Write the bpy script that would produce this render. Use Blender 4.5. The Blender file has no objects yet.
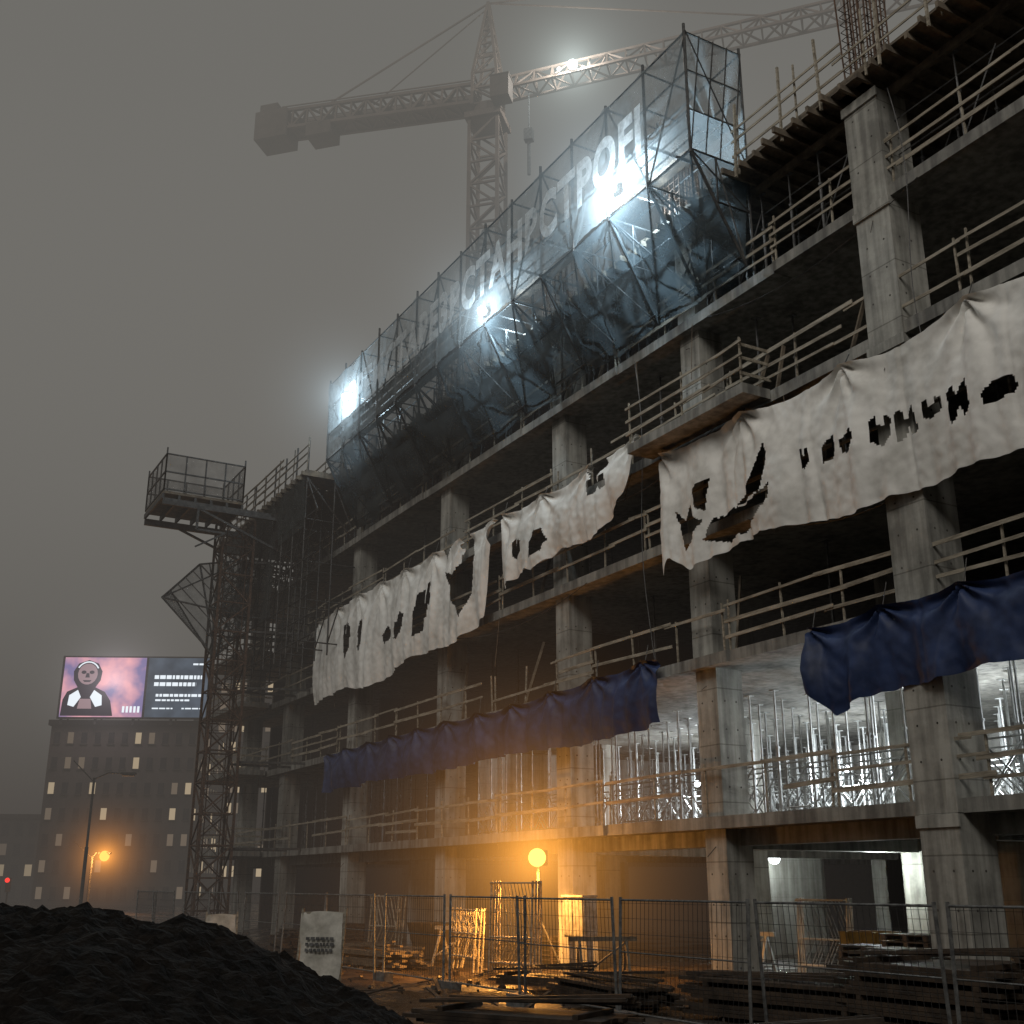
import bpy, math, random
from mathutils import Vector, Matrix, noise
random.seed(11)
R=random.uniform
scene=bpy.context.scene
COL=scene.collection
scene.view_settings.view_transform='Standard'
scene.view_settings.look='None'
scene.view_settings.exposure=0

# ------------------------------------------------------------------ helpers
class MB:
    def __init__(s): s.v=[]; s.f=[]
    def quad(s,a,b,c,d):
        n=len(s.v); s.v+= [tuple(a),tuple(b),tuple(c),tuple(d)]; s.f.append((n,n+1,n+2,n+3))
    def tri(s,a,b,c):
        n=len(s.v); s.v+= [tuple(a),tuple(b),tuple(c)]; s.f.append((n,n+1,n+2))
    def poly(s,pts):
        n=len(s.v); s.v+=[tuple(p) for p in pts]; s.f.append(tuple(range(n,n+len(pts))))
    def box(s,x0,x1,y0,y1,z0,z1):
        n=len(s.v)
        s.v+=[(x0,y0,z0),(x1,y0,z0),(x1,y1,z0),(x0,y1,z0),(x0,y0,z1),(x1,y0,z1),(x1,y1,z1),(x0,y1,z1)]
        for f in ((0,3,2,1),(4,5,6,7),(0,1,5,4),(1,2,6,5),(2,3,7,6),(3,0,4,7)):
            s.f.append(tuple(n+i for i in f))
    def beam(s,p,q,w,h=None):
        h=h or w
        p=Vector(p);q=Vector(q);d=(q-p)
        if d.length<1e-6:return
        d.normalize()
        up=Vector((0,0,1)) if abs(d.z)<.95 else Vector((0,1,0))
        a=d.cross(up).normalized()*w/2; b=a.cross(d).normalized()*h/2
        n=len(s.v)
        for c in (p,q):
            for k in (-a-b,a-b,a+b,-a+b): s.v.append(tuple(c+k))
        for f in ((0,1,2,3),(7,6,5,4),(0,4,5,1),(1,5,6,2),(2,6,7,3),(3,7,4,0)):
            s.f.append(tuple(n+i for i in f))
    def tube(s,p,q,r,k=6):
        p=Vector(p);q=Vector(q);d=(q-p)
        if d.length<1e-6:return
        d.normalize()
        up=Vector((0,0,1)) if abs(d.z)<.95 else Vector((0,1,0))
        a=d.cross(up).normalized(); b=a.cross(d).normalized()
        n=len(s.v)
        for c in (p,q):
            for i in range(k):
                t=2*math.pi*i/k
                s.v.append(tuple(c+a*r*math.cos(t)+b*r*math.sin(t)))
        for i in range(k):
            j=(i+1)%k
            s.f.append((n+i,n+j,n+k+j,n+k+i))
        s.f.append(tuple(n+i for i in reversed(range(k)))); s.f.append(tuple(n+k+i for i in range(k)))
    def ball(s,c,r,m=10,k=7,sz=1):
        n=len(s.v)
        for i in range(k+1):
            ph=math.pi*i/k
            for j in range(m):
                t=2*math.pi*j/m
                s.v.append((c[0]+r*math.sin(ph)*math.cos(t),c[1]+r*math.sin(ph)*math.sin(t),c[2]+r*sz*math.cos(ph)))
        for i in range(k):
            for j in range(m):
                j2=(j+1)%m
                s.f.append((n+i*m+j,n+(i+1)*m+j,n+(i+1)*m+j2,n+i*m+j2))
    def lattice(s,p,q,w,r,bay,up=None,tri=False):
        p=Vector(p);q=Vector(q);d=(q-p);L=d.length;d.normalize()
        up=Vector(up) if up else (Vector((0,0,1)) if abs(d.z)<.95 else Vector((0,1,0)))
        a=d.cross(up).normalized(); b=a.cross(d).normalized()
        if tri: cs=[-a*w/2,a*w/2,b*w*.95]
        else: cs=[-a*w/2-b*w/2,a*w/2-b*w/2,a*w/2+b*w/2,-a*w/2+b*w/2]
        n=max(1,round(L/bay)); st=L/n
        for c in cs: s.beam(p+c,q+c,r*2)
        for i in range(n+1):
            o=p+d*st*i
            for k in range(len(cs)):
                c0=cs[k];c1=cs[(k+1)%len(cs)]
                s.beam(o+c0,o+c1,r*1.2)
                if i<n:
                    if (i+k)%2: c0,c1=c1,c0
                    s.beam(o+c0,o+d*st+c1,r*1.2)
    def obj(s,name,mat,parent=None,smooth=False):
        me=bpy.data.meshes.new(name); me.from_pydata(s.v,[],s.f); me.update()
        if smooth:
            for p in me.polygons:p.use_smooth=True
        o=bpy.data.objects.new(name,me); COL.objects.link(o)
        if mat: me.materials.append(mat)
        if parent: o.parent=parent
        return o
def empty(name,loc=(0,0,0),rz=0):
    e=bpy.data.objects.new(name,None); COL.objects.link(e); e.location=loc; e.rotation_euler=(0,0,rz); e.empty_display_size=.5
    return e

# ------------------------------------------------------------------ materials
def newmat(name):
    m=bpy.data.materials.new(name); m.use_nodes=True; nt=m.node_tree
    b=nt.nodes['Principled BSDF']; return m,nt,b
def nn(nt,t,**k):
    n=nt.nodes.new(t)
    for a,v in k.items(): setattr(n,a,v)
    return n
def noisy(name,c0,c1,scale=2,rough=.85,bump=.3,bscale=None,metal=0,stretch=(1,1,1),detail=4,lo=.35,hi=.65,dist=.02,wet=None):
    m,nt,b=newmat(name); L=nt.links
    tc=nn(nt,'ShaderNodeTexCoord'); mp=nn(nt,'ShaderNodeMapping'); mp.inputs['Scale'].default_value=stretch
    L.new(tc.outputs['Object'],mp.inputs[0])
    n=nn(nt,'ShaderNodeTexNoise'); n.inputs['Scale'].default_value=scale; n.inputs['Detail'].default_value=detail; n.inputs['Roughness'].default_value=.65
    L.new(mp.outputs[0],n.inputs['Vector'])
    r=nn(nt,'ShaderNodeValToRGB'); r.color_ramp.elements[0].position=lo; r.color_ramp.elements[1].position=hi
    r.color_ramp.elements[0].color=(*c0,1); r.color_ramp.elements[1].color=(*c1,1)
    L.new(n.outputs[0],r.inputs[0]); L.new(r.outputs[0],b.inputs['Base Color'])
    b.inputs['Roughness'].default_value=rough; b.inputs['Metallic'].default_value=metal
    if wet:
        nw=nn(nt,'ShaderNodeTexNoise'); nw.inputs['Scale'].default_value=wet; nw.inputs['Detail'].default_value=2
        L.new(mp.outputs[0],nw.inputs['Vector'])
        mr=nn(nt,'ShaderNodeMapRange'); mr.inputs[1].default_value=.44; mr.inputs[2].default_value=.58; mr.inputs[3].default_value=.12; mr.inputs[4].default_value=rough
        L.new(nw.outputs[0],mr.inputs[0]); L.new(mr.outputs[0],b.inputs['Roughness'])
    if bump:
        n2=nn(nt,'ShaderNodeTexNoise'); n2.inputs['Scale'].default_value=bscale or scale*6; n2.inputs['Detail'].default_value=3
        L.new(mp.outputs[0],n2.inputs['Vector'])
        bp=nn(nt,'ShaderNodeBump'); bp.inputs['Strength'].default_value=bump; bp.inputs['Distance'].default_value=dist
        L.new(n2.outputs[0],bp.inputs['Height']); L.new(bp.outputs[0],b.inputs['Normal'])
    return m
def concrete(name,c0,c1,joint=1.35,jstr=.55):
    m,nt,b=newmat(name); L=nt.links
    tc=nn(nt,'ShaderNodeTexCoord')
    n1=nn(nt,'ShaderNodeTexNoise'); n1.inputs['Scale'].default_value=.7; n1.inputs['Detail'].default_value=5; n1.inputs['Roughness'].default_value=.7
    L.new(tc.outputs['Object'],n1.inputs['Vector'])
    mp=nn(nt,'ShaderNodeMapping'); mp.inputs['Scale'].default_value=(5,5,.35)
    L.new(tc.outputs['Object'],mp.inputs[0])
    n2=nn(nt,'ShaderNodeTexNoise'); n2.inputs['Scale'].default_value=1; n2.inputs['Detail'].default_value=4
    L.new(mp.outputs[0],n2.inputs['Vector'])
    mix=nn(nt,'ShaderNodeMath',operation='ADD'); L.new(n1.outputs[0],mix.inputs[0]); L.new(n2.outputs[0],mix.inputs[1])
    r=nn(nt,'ShaderNodeValToRGB'); r.color_ramp.elements[0].position=.40; r.color_ramp.elements[1].position=.60
    r.color_ramp.elements[0].color=(*c0,1); r.color_ramp.elements[1].color=(*c1,1)
    h=nn(nt,'ShaderNodeMath',operation='MULTIPLY'); h.inputs[1].default_value=.5; L.new(mix.outputs[0],h.inputs[0]); L.new(h.outputs[0],r.inputs[0])
    sx=nn(nt,'ShaderNodeSeparateXYZ'); L.new(tc.outputs['Object'],sx.inputs[0])
    md=nn(nt,'ShaderNodeMath',operation='DIVIDE'); md.inputs[1].default_value=joint; L.new(sx.outputs['Z'],md.inputs[0])
    fr=nn(nt,'ShaderNodeMath',operation='FRACT'); L.new(md.outputs[0],fr.inputs[0])
    lt=nn(nt,'ShaderNodeMath',operation='LESS_THAN'); lt.inputs[1].default_value=.022; L.new(fr.outputs[0],lt.inputs[0])
    ml=nn(nt,'ShaderNodeMath',operation='MULTIPLY'); ml.inputs[1].default_value=jstr; L.new(lt.outputs[0],ml.inputs[0])
    mx=nn(nt,'ShaderNodeMixRGB',blend_type='MULTIPLY'); mx.inputs[2].default_value=(.25,.23,.2,1)
    L.new(ml.outputs[0],mx.inputs[0]); L.new(r.outputs[0],mx.inputs[1])
    n4=nn(nt,'ShaderNodeTexNoise'); n4.inputs['Scale'].default_value=1.6; n4.inputs['Detail'].default_value=3
    mp2=nn(nt,'ShaderNodeMapping'); mp2.inputs['Scale'].default_value=(6,6,.5); mp2.inputs['Location'].default_value=(3,1,7)
    L.new(tc.outputs['Object'],mp2.inputs[0]); L.new(mp2.outputs[0],n4.inputs['Vector'])
    r4=nn(nt,'ShaderNodeMapRange'); r4.inputs[1].default_value=.58; r4.inputs[2].default_value=.78; r4.inputs[4].default_value=.5
    L.new(n4.outputs[0],r4.inputs[0])
    mx2=nn(nt,'ShaderNodeMixRGB',blend_type='MULTIPLY'); mx2.inputs[2].default_value=(.42,.40,.35,1)
    L.new(r4.outputs[0],mx2.inputs[0]); L.new(mx.outputs[0],mx2.inputs[1]); L.new(mx2.outputs[0],b.inputs['Base Color'])
    b.inputs['Roughness'].default_value=.82
    n3=nn(nt,'ShaderNodeTexNoise'); n3.inputs['Scale'].default_value=9; n3.inputs['Detail'].default_value=4
    L.new(tc.outputs['Object'],n3.inputs['Vector'])
    bp=nn(nt,'ShaderNodeBump'); bp.inputs['Strength'].default_value=.35; bp.inputs['Distance'].default_value=.02
    L.new(n3.outputs[0],bp.inputs['Height']); L.new(bp.outputs[0],b.inputs['Normal'])
    return m
def nosample(m):
    try: m.cycles.emission_sampling='NONE'
    except Exception: pass
def emis(name,col,st):
    m=bpy.data.materials.new(name); m.use_nodes=True; nt=m.node_tree; nt.nodes.clear()
    e=nn(nt,'ShaderNodeEmission'); e.inputs[0].default_value=(*col,1); e.inputs[1].default_value=st
    o=nn(nt,'ShaderNodeOutputMaterial'); nt.links.new(e.outputs[0],o.inputs[0])
    nosample(m)
    return m
def netmat(name,col,cover,trans=.5,scale=1.0,var=.18):
    m=bpy.data.materials.new(name); m.use_nodes=True; nt=m.node_tree; nt.nodes.clear(); L=nt.links
    o=nn(nt,'ShaderNodeOutputMaterial'); tr=nn(nt,'ShaderNodeBsdfTransparent'); df=nn(nt,'ShaderNodeBsdfDiffuse'); tl=nn(nt,'ShaderNodeBsdfTranslucent')
    tc=nn(nt,'ShaderNodeTexCoord'); n=nn(nt,'ShaderNodeTexNoise'); n.inputs['Scale'].default_value=.8*scale; n.inputs['Detail'].default_value=4; n.inputs['Roughness'].default_value=.7
    L.new(tc.outputs['Object'],n.inputs['Vector'])
    df.inputs[0].default_value=(*col,1); tl.inputs[0].default_value=(*col,1)
    m1=nn(nt,'ShaderNodeMixShader'); m1.inputs[0].default_value=trans; L.new(df.outputs[0],m1.inputs[1]); L.new(tl.outputs[0],m1.inputs[2])
    mr=nn(nt,'ShaderNodeMapRange'); mr.inputs[1].default_value=.3; mr.inputs[2].default_value=.7; mr.inputs[3].default_value=max(0,cover-var); mr.inputs[4].default_value=min(1,cover+var)
    L.new(n.outputs[0],mr.inputs[0])
    m2=nn(nt,'ShaderNodeMixShader'); L.new(mr.outputs[0],m2.inputs[0]); L.new(tr.outputs[0],m2.inputs[1]); L.new(m1.outputs[0],m2.inputs[2]); L.new(m2.outputs[0],o.inputs[0])
    return m

M_conc=concrete('concrete_column',(.17,.165,.148),(.41,.40,.36))
M_slab=concrete('concrete_slab',(.115,.11,.10),(.30,.29,.26),joint=50)
M_wall=concrete('concrete_wall',(.22,.21,.19),(.42,.41,.38),joint=.6,jstr=.35)
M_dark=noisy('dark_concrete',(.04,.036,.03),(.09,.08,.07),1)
M_timber=noisy('timber',(.16,.135,.10),(.40,.355,.28),3,stretch=(.6,4,4))
M_timberd=noisy('wet_timber',(.025,.018,.013),(.085,.058,.038),3,rough=.6)
M_timberm=noisy('formwork_timber',(.08,.065,.05),(.20,.16,.115),3)
M_steel=noisy('steel_tube',(.08,.08,.08),(.22,.22,.22),5,rough=.5,metal=.4,bump=0)
M_steeld=noisy('dark_steel_tube',(.03,.03,.03),(.09,.085,.08),5,rough=.6,metal=.3,bump=0)
M_prop=noisy('galvanised_prop',(.38,.39,.39),(.65,.66,.65),4,rough=.45,metal=.1,bump=0)
M_mast=noisy('mast_paint',(.05,.03,.02),(.14,.08,.05),6,rough=.8,bump=0)
M_crane=noisy('crane_paint',(.11,.07,.05),(.18,.12,.09),1,rough=.6,bump=0)
M_cw=noisy('counterweight_concrete',(.09,.065,.05),(.15,.11,.09),1)
M_white=noisy('white_cloth',(.52,.505,.465),(.82,.805,.765),.9,rough=.95,bump=.25,bscale=5,dist=.03,lo=.28,hi=.58)
M_blue=noisy('blue_tarpaulin',(.010,.021,.066),(.024,.046,.130),1.6,rough=.6,bump=.25,bscale=4,dist=.03)
M_mud=noisy('mud',(.018,.012,.008),(.075,.052,.033),1.1,rough=.6,bump=.8,bscale=7,dist=.04,wet=.45)
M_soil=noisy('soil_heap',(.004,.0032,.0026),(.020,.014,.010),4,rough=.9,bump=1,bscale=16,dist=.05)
M_net=netmat('grey_netting',(.28,.31,.32),.56,.55)
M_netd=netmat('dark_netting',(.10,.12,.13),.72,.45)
M_netf=netmat('thin_dark_netting',(.10,.11,.11),.5,.4)
M_let=netmat('printed_letters',(.80,.83,.84),.60,.5,3,.3)
M_mesh_zinc=noisy('zinc',(.10,.10,.10),(.25,.25,.24),8,rough=.5,metal=.3,bump=0)
M_bulb=emis('bulb_cold',(.9,.97,1),12)
M_bulbw=emis('bulb_white',(.9,.97,1),12)
M_bulbo=emis('bulb_sodium',(1,.50,.10),2.6)
M_red=emis('signal_red',(1,.03,.02),3)

def lamp(name,loc,power,col,r=.08,parent=None,spot=None):
    ld=bpy.data.lights.new(name+'_light','SPOT' if spot else 'POINT'); ld.energy=power; ld.color=col; ld.shadow_soft_size=r
    if spot: ld.spot_size=math.radians(spot); ld.spot_blend=.6
    lo=bpy.data.objects.new(name+'_light',ld); COL.objects.link(lo); lo.location=loc
    if parent: lo.parent=parent
    return lo
HC=[0]
def halo(loc,Rr,col,s,parent):  # self-glowing ball added to imitate lamp light scattered in fog
    """added glow ball in place of lamp-lit fog: emission density falls off with distance from the lamp"""
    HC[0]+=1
    m=bpy.data.materials.new('added_fog_glow_%d'%HC[0]); m.use_nodes=True; nt=m.node_tree; nt.nodes.clear(); L=nt.links
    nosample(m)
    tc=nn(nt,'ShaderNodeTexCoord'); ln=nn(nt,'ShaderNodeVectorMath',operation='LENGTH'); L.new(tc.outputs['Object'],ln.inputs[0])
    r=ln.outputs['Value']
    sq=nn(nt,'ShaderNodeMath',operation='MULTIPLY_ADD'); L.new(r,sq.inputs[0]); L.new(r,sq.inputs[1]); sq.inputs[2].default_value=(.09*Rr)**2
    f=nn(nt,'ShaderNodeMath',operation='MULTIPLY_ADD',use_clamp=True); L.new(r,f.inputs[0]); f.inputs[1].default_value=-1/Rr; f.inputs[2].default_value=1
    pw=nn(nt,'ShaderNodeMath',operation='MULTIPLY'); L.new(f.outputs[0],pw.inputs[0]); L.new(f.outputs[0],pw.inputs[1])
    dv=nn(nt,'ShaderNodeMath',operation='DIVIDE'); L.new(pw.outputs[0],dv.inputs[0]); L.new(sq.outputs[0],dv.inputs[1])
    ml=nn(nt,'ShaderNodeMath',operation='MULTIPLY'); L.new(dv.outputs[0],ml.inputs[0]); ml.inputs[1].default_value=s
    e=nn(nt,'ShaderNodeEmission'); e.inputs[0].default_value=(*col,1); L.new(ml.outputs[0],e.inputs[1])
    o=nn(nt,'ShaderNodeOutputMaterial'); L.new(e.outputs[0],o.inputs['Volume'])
    b=MB(); b.ball((0,0,0),Rr,20,12); ob=b.obj('added_fog_glow',m,parent); ob.location=loc
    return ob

# ------------------------------------------------------------------ camera
cd=bpy.data.cameras.new('camera'); cam=bpy.data.objects.new('camera',cd); COL.objects.link(cam)
cd.sensor_width=36; cd.lens=40.43; cd.clip_end=3000; cd.clip_start=.1
PITCH=math.radians(17.97)
cam.location=(0,-18.1,2.2); cam.rotation_euler=(math.pi/2+PITCH,0,math.radians(60.6))
scene.camera=cam
def S(x,y,z=0):  # street grid (rotated 60.6 deg from the building grid)
    return Vector((.491*x-.871*y, -18.1+.871*x+.491*y, z))
RZ=math.radians(60.6)

# ------------------------------------------------------------------ world, sun, fog
w=bpy.data.worlds.new('World'); scene.world=w; w.use_nodes=True; nt=w.node_tree; L=nt.links
bg=nt.nodes['Background']
sky=nn(nt,'ShaderNodeTexSky'); sky.sky_type='NISHITA'; sky.sun_disc=False; sky.sun_elevation=math.radians(34); sky.sun_rotation=math.radians(144)
sky.dust_density=6
tc=nn(nt,'ShaderNodeTexCoord'); sx=nn(nt,'ShaderNodeSeparateXYZ'); L.new(tc.outputs['Generated'],sx.inputs[0])
rp=nn(nt,'ShaderNodeValToRGB'); e=rp.color_ramp.elements
e[0].position=0; e[0].color=(.05,.044,.038,1)
e[1].position=1; e[1].color=(.07,.07,.067,1)
k=e.new(.12); k.color=(.08,.075,.068,1)
k=e.new(.38); k.color=(.15,.148,.140,1)
k=e.new(.60); k.color=(.07,.07,.067,1)
L.new(sx.outputs['Z'],rp.inputs[0])
mxs=nn(nt,'ShaderNodeMixRGB'); mxs.blend_type='ADD'; mxs.inputs[0].default_value=1
sc=nn(nt,'ShaderNodeVectorMath',operation='SCALE'); sc.inputs['Scale'].default_value=.002
L.new(sky.outputs[0],sc.inputs[0])
L.new(rp.outputs[0],mxs.inputs[1]); L.new(sc.outputs[0],mxs.inputs[2])
L.new(mxs.outputs[0],bg.inputs[0]); bg.inputs[1].default_value=.72
sd=bpy.data.lights.new('sun','SUN'); sd.energy=1.4; sd.angle=math.radians(35); sd.color=(1,.965,.90)
so=bpy.data.objects.new('sun',sd); COL.objects.link(so)
dv=Vector((-.55,.75,-.62)).normalized()
so.rotation_euler=dv.to_track_quat('-Z','Y').to_euler(); so.location=(10,-40,40)

def fogbox(name,bounds,dens,col):
    fm=MB(); fm.box(*bounds)
    m=bpy.data.materials.new(name); m.use_nodes=True; nt=m.node_tree; nt.nodes.clear()
    va=nn(nt,'ShaderNodeVolumeAbsorption'); va.inputs['Color'].default_value=(0,0,0,1); va.inputs['Density'].default_value=dens
    em=nn(nt,'ShaderNodeEmission'); em.inputs[0].default_value=(*col,1); em.inputs[1].default_value=dens  # emission stands in for ambient light scattered by the fog
    ad=nn(nt,'ShaderNodeAddShader'); oo=nn(nt,'ShaderNodeOutputMaterial')
    nt.links.new(va.outputs[0],ad.inputs[0]); nt.links.new(em.outputs[0],ad.inputs[1]); nt.links.new(ad.outputs[0],oo.inputs['Volume'])
    nosample(m)
    fm.obj(name,m)
fogbox('ground_fog',(-520,-24,-420,420,-3,26),.0085,(.080,.071,.063))
fogbox('high_fog',(-520,-24.5,-420,420,26.05,110),.0120,(.192,.186,.170))

# ------------------------------------------------------------------ ground
def axis(lo,hi,a,b,st):
    o=[]; x=a
    while x<=b: o.append(x); x+=st
    l=[]; x=a; d=st
    while x>lo: d*=1.6; x-=d; l.append(max(x,lo))
    r=[]; x=o[-1]; d=st
    while x<hi: d*=1.6; x+=d; r.append(min(x,hi))
    return list(reversed(l))+o+r
def gh(x,y):
    a=1.0 if (-75<x<8 and -22<y<1) else 0.0
    h=noise.noise(Vector((x*.35,y*.35,0)))*.16+noise.noise(Vector((x*1.3,y*1.3,3)))*.09+noise.noise(Vector((x*3.2,y*3.2,7)))*.05
    return (h-.05)*a
gx=axis(-900,700,-75,8,.4); gy=axis(-700,900,-22,1,.3)
g=MB()
for y in gy:
    for x in gx: g.v.append((x,y,gh(x,y)))
nx=len(gx)
for j in range(len(gy)-1):
    for i in range(nx-1):
        a=j*nx+i; g.f.append((a,a+1,a+nx+1,a+nx))
g.obj('ground',M_mud,smooth=True)

h=MB(); N=240
for j in range(N+1):
    for i in range(N+1):
        x=(i/N-.5)*24+1; y=(j/N-.5)*13
        p=Vector((x,y,0))
        sx_=3.5 if x>0 else 7
        z=3.05*math.exp(-(abs(x)/sx_)**2.0-(y/3.2)**2)
        z=2.36*math.tanh(z/2.36)
        amp=min(1,z*1.2)
        z+=amp*(noise.noise(p*.5+Vector((3,1,0)))*.14+noise.noise(p*1.5)*.12+abs(noise.noise(p*4))*.12+noise.noise(p*9)*.08+noise.noise(p*18)*.05)
        z-=.14
        h.v.append((x,y,z))
for j in range(N):
    for i in range(N):
        a=j*(N+1)+i; h.f.append((a,a+1,a+N+2,a+N+1))
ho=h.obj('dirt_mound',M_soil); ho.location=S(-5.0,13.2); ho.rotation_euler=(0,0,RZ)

# ------------------------------------------------------------------ building
B=empty('unfinished_concrete_building')
ZS=[3.72,7.52,10.8,13.4,16.7,19.5]
TH=.26
CX=[-1.5,-8.3,-15.3,-22.3,-29.0,-37.1,-45.9,-54.4,-61.0]
X0,X1,YB=-63,9,22
sl=MB(); co=MB(); rail=MB(); prop=MB(); props2=MB(); wall=MB(); dk=MB()
edges=[]
for li,z in enumerate(ZS[:5]):
    x=X1
    main_y=.3
    sl.box(X0,X1,main_y,YB,z-TH,z)
    while x>X0:
        l=R(5.5,8.5); x2=max(X0,x-l)
        e_=-.32+R(-.06,.06)
        if li==3 and x<-17 and x>-24: e_=-.32
        sl.box(x2+.004,x-.004,e_,main_y-.002,z-TH+R(-.015,.0),z+R(0,.02))
        edges.append((li,x2,x,e_)); x=x2
sl.box(-23.6,-18.9,-1.25,-.40,ZS[3]-.22,ZS[3]+.03)
for li in range(0,5):
    sl.box(-62.6,-56.0,-1.9,-.41,ZS[li]-.22,ZS[li]+.03)
for x in CX: sl.box(x-.25,x+.25,.86,YB-.4,ZS[0]-TH-.45,ZS[0]-TH-.003)
sl.box(X0,X1,.42,.85,ZS[0]-TH-.38,ZS[0]-TH-.004)
sl.obj('slabs',M_slab,B)
zz=[-.3]+ZS
th=MB()
for ci,x in enumerate(CX):
    for li in range(6):
        w2=(.47 if ci in(2,) else .39)+R(-.015,.015); dx=R(-.05,.05)
        z0=zz[li]; z1=zz[li+1]-TH
        fy=-.42 if ci==2 else R(.0,.06)-.08
        if ci!=2:
            co.box(x-w2+dx,x+w2+dx,fy,fy+.8,z0+.002,z1-.002)
        else:
            co.box(x-w2+dx,x+w2+dx,fy,fy+.95,z0+.002-(TH if li else 0),z1-.003)
            co.box(x-w2+dx-.04,x+w2+dx+.04,fy-.05,fy-.002,z1-.25,z1-.02)
        zq=z0+.7
        while zq<z1-.4:
            for s_ in (-.5,.5):
                th.tube((x+dx+s_*w2,fy-.004,zq),(x+dx+s_*w2,fy+.01,zq),.025,6)
                th.tube((x+w2+dx-.01,fy+.4+s_*.35,zq),(x+w2+dx+.004,fy+.4+s_*.35,zq),.025,6)
            zq+=.68
        if R(0,1)<.5: th.tube((x+dx,fy,z1-.4),(x+dx+R(-.1,.1),fy-.2,z1-R(.5,.8)),.01,4)
        for yy in (6.5,13):
            co.box(x-.35,x+.35,yy,yy+.7,z0+.002,z1-.002)
co.obj('columns',M_conc,B)
dk.box(X0,X1,YB,YB+.3,-.3,19)  # dark walls added to block the sky and keep the storeys dark
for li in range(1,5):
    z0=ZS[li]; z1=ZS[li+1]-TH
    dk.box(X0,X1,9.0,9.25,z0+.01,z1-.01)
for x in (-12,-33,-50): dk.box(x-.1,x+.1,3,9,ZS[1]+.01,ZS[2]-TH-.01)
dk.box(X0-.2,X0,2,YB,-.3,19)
dk.obj('added_dark_walls',M_dark,B)
th.obj('tie_holes',M_dark,B)
gz=ZS[0]-TH-.01
for a,b_,y in ((-62,-46,9),(-44,-38,8),(-37,-31.5,12),(-30.0,-24.5,13),(-23.3,-17.5,9.5),(-16.6,-11,8),(-9.8,4,7)):
    wall.box(a,b_,y,y+.25,-.2,gz)
for a,y0,y1 in ((-44,2,8),(-31.5,8,12),(-24.5,9.7,13),(-17.5,6,9.4),(-11,4,8)):
    wall.box(a-.12,a+.12,y0,y1-.01,-.2,gz-.002)
wall.box(-62,-40.9,14.5,14.7,ZS[0]+.01,ZS[1]-TH-.01)
wall.box(-38,-30,14.9,15.1,ZS[0]+.01,ZS[1]-TH-.01)
wall.box(-27,-22,15.5,15.7,ZS[0]+.01,ZS[1]-TH-.01)
wall.box(-18,-12,14.5,14.7,ZS[0]+.01,ZS[1]-TH-.01)
wall.box(-41.2,-40.9,3.5,14.4,ZS[0]+.01,ZS[1]-TH-.01)
wall.obj('partition_walls',M_wall,B)

def guard(x0,x1,y,z,h=1.1,n=3,mb=None,jit=.05,bh=.075):
    mb=mb or rail
    L_=x1-x0; k=max(1,round(L_/2.1))
    hs=[h*(j+1)/n for j in range(n)]
    for i in range(k+1):
        x=x0+L_*i/k
        mb.beam((x+R(-.05,.05),y,z-.2),(x+R(-.06,.06),y+R(-.05,.05),z+h+R(.02,.2)),.04)
    for hh in hs:
        x=x0
        while x<x1-.3:
            l=min(R(3,4.2),x1-x)
            if R(0,1)>.1:
                mb.beam((x-.15,y-.045,z+hh+R(-jit,jit)),(x+l+.15,y-.045-R(0,.03),z+hh+R(-jit,jit)),.025,bh*R(.8,1.4))
            x+=l
for (li,a,b_,e_) in edges:
    guard(a+.1,b_-.1,e_+.06,ZS[li],h=R(1.0,1.15),n=3 if R(0,1)>.5 else 2)
guard(-23.5,-19.0,-1.2,ZS[3],1.1)
for li in range(5): guard(-62.4,-56.2,-1.8,ZS[li],1.1)
for yy in (.3,.7,1.05):
    rail.beam((-18.95,-1.25,ZS[3]+yy),(-18.95,-.3,ZS[3]+yy),.03,.08)
    for li in range(5): rail.beam((-56.1,-1.9,ZS[li]+yy),(-56.1,-.3,ZS[li]+yy),.03,.08)
rail.obj('guard_rails',M_timber,B)

z0,z1=ZS[0]+.03,ZS[1]-TH
def prop1(mb,x,y,z0,z1,r=.032):
    zm=z0+(z1-z0)*R(.45,.6)
    mb.tube((x,y,z0),(x,y,zm),r*1.25,5); mb.tube((x,y,zm),(x,y,z1-.2),r*.9,5)
    mb.box(x-.09,x+.09,y-.09,y+.09,z1-.21,z1-.19)
    mb.tube((x,y,zm-.03),(x,y,zm+.03),r*2,5)
NJ=9
def yj(j): return 2.8+j*1.25
for i in range(35):
    for j in range(NJ):
        xx=-39.8+i*1.05+R(-.05,.05); yy=yj(j)+R(-.06,.06)
        if R(0,1)<.12: continue
        prop1(props2,xx,yy,z0,z1)
for i in range(34):
    for j in range(0,NJ):
        xx=-39.8+i*1.05; yy=yj(j); zc=z0+R(.2,.3)
        if R(0,1)<.75: props2.tube((xx,yy,zc),(xx+1.05,yy,zc+1.1),.024,4)
        if R(0,1)<.75: props2.tube((xx+1.05,yy,zc),(xx,yy,zc+1.1),.024,4)
        props2.tube((xx,yy,zc+1.15),(xx+1.05,yy,zc+1.15),.022,4)
        if R(0,1)<.5: props2.tube((xx,yy,zc+.05),(xx+1.05,yy,zc+.05),.022,4)
props2.obj('steel_props',M_prop,B)
for li in range(1,4):
    a,b_=ZS[li]+.02,ZS[li+1]-TH
    for i in range(34):
        xx=R(-60,3); yy=R(.4,4)
        if R(0,1)<.7: prop1(prop,xx,yy,a,b_)
for i in range(16):
    for j in range(3):
        if R(0,1)<.7: prop1(prop,-61+i*1.3,.8+j*1.3,ZS[0]+.02,ZS[1]-TH)
a,b_=ZS[4]+.02,ZS[5]-.35
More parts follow.
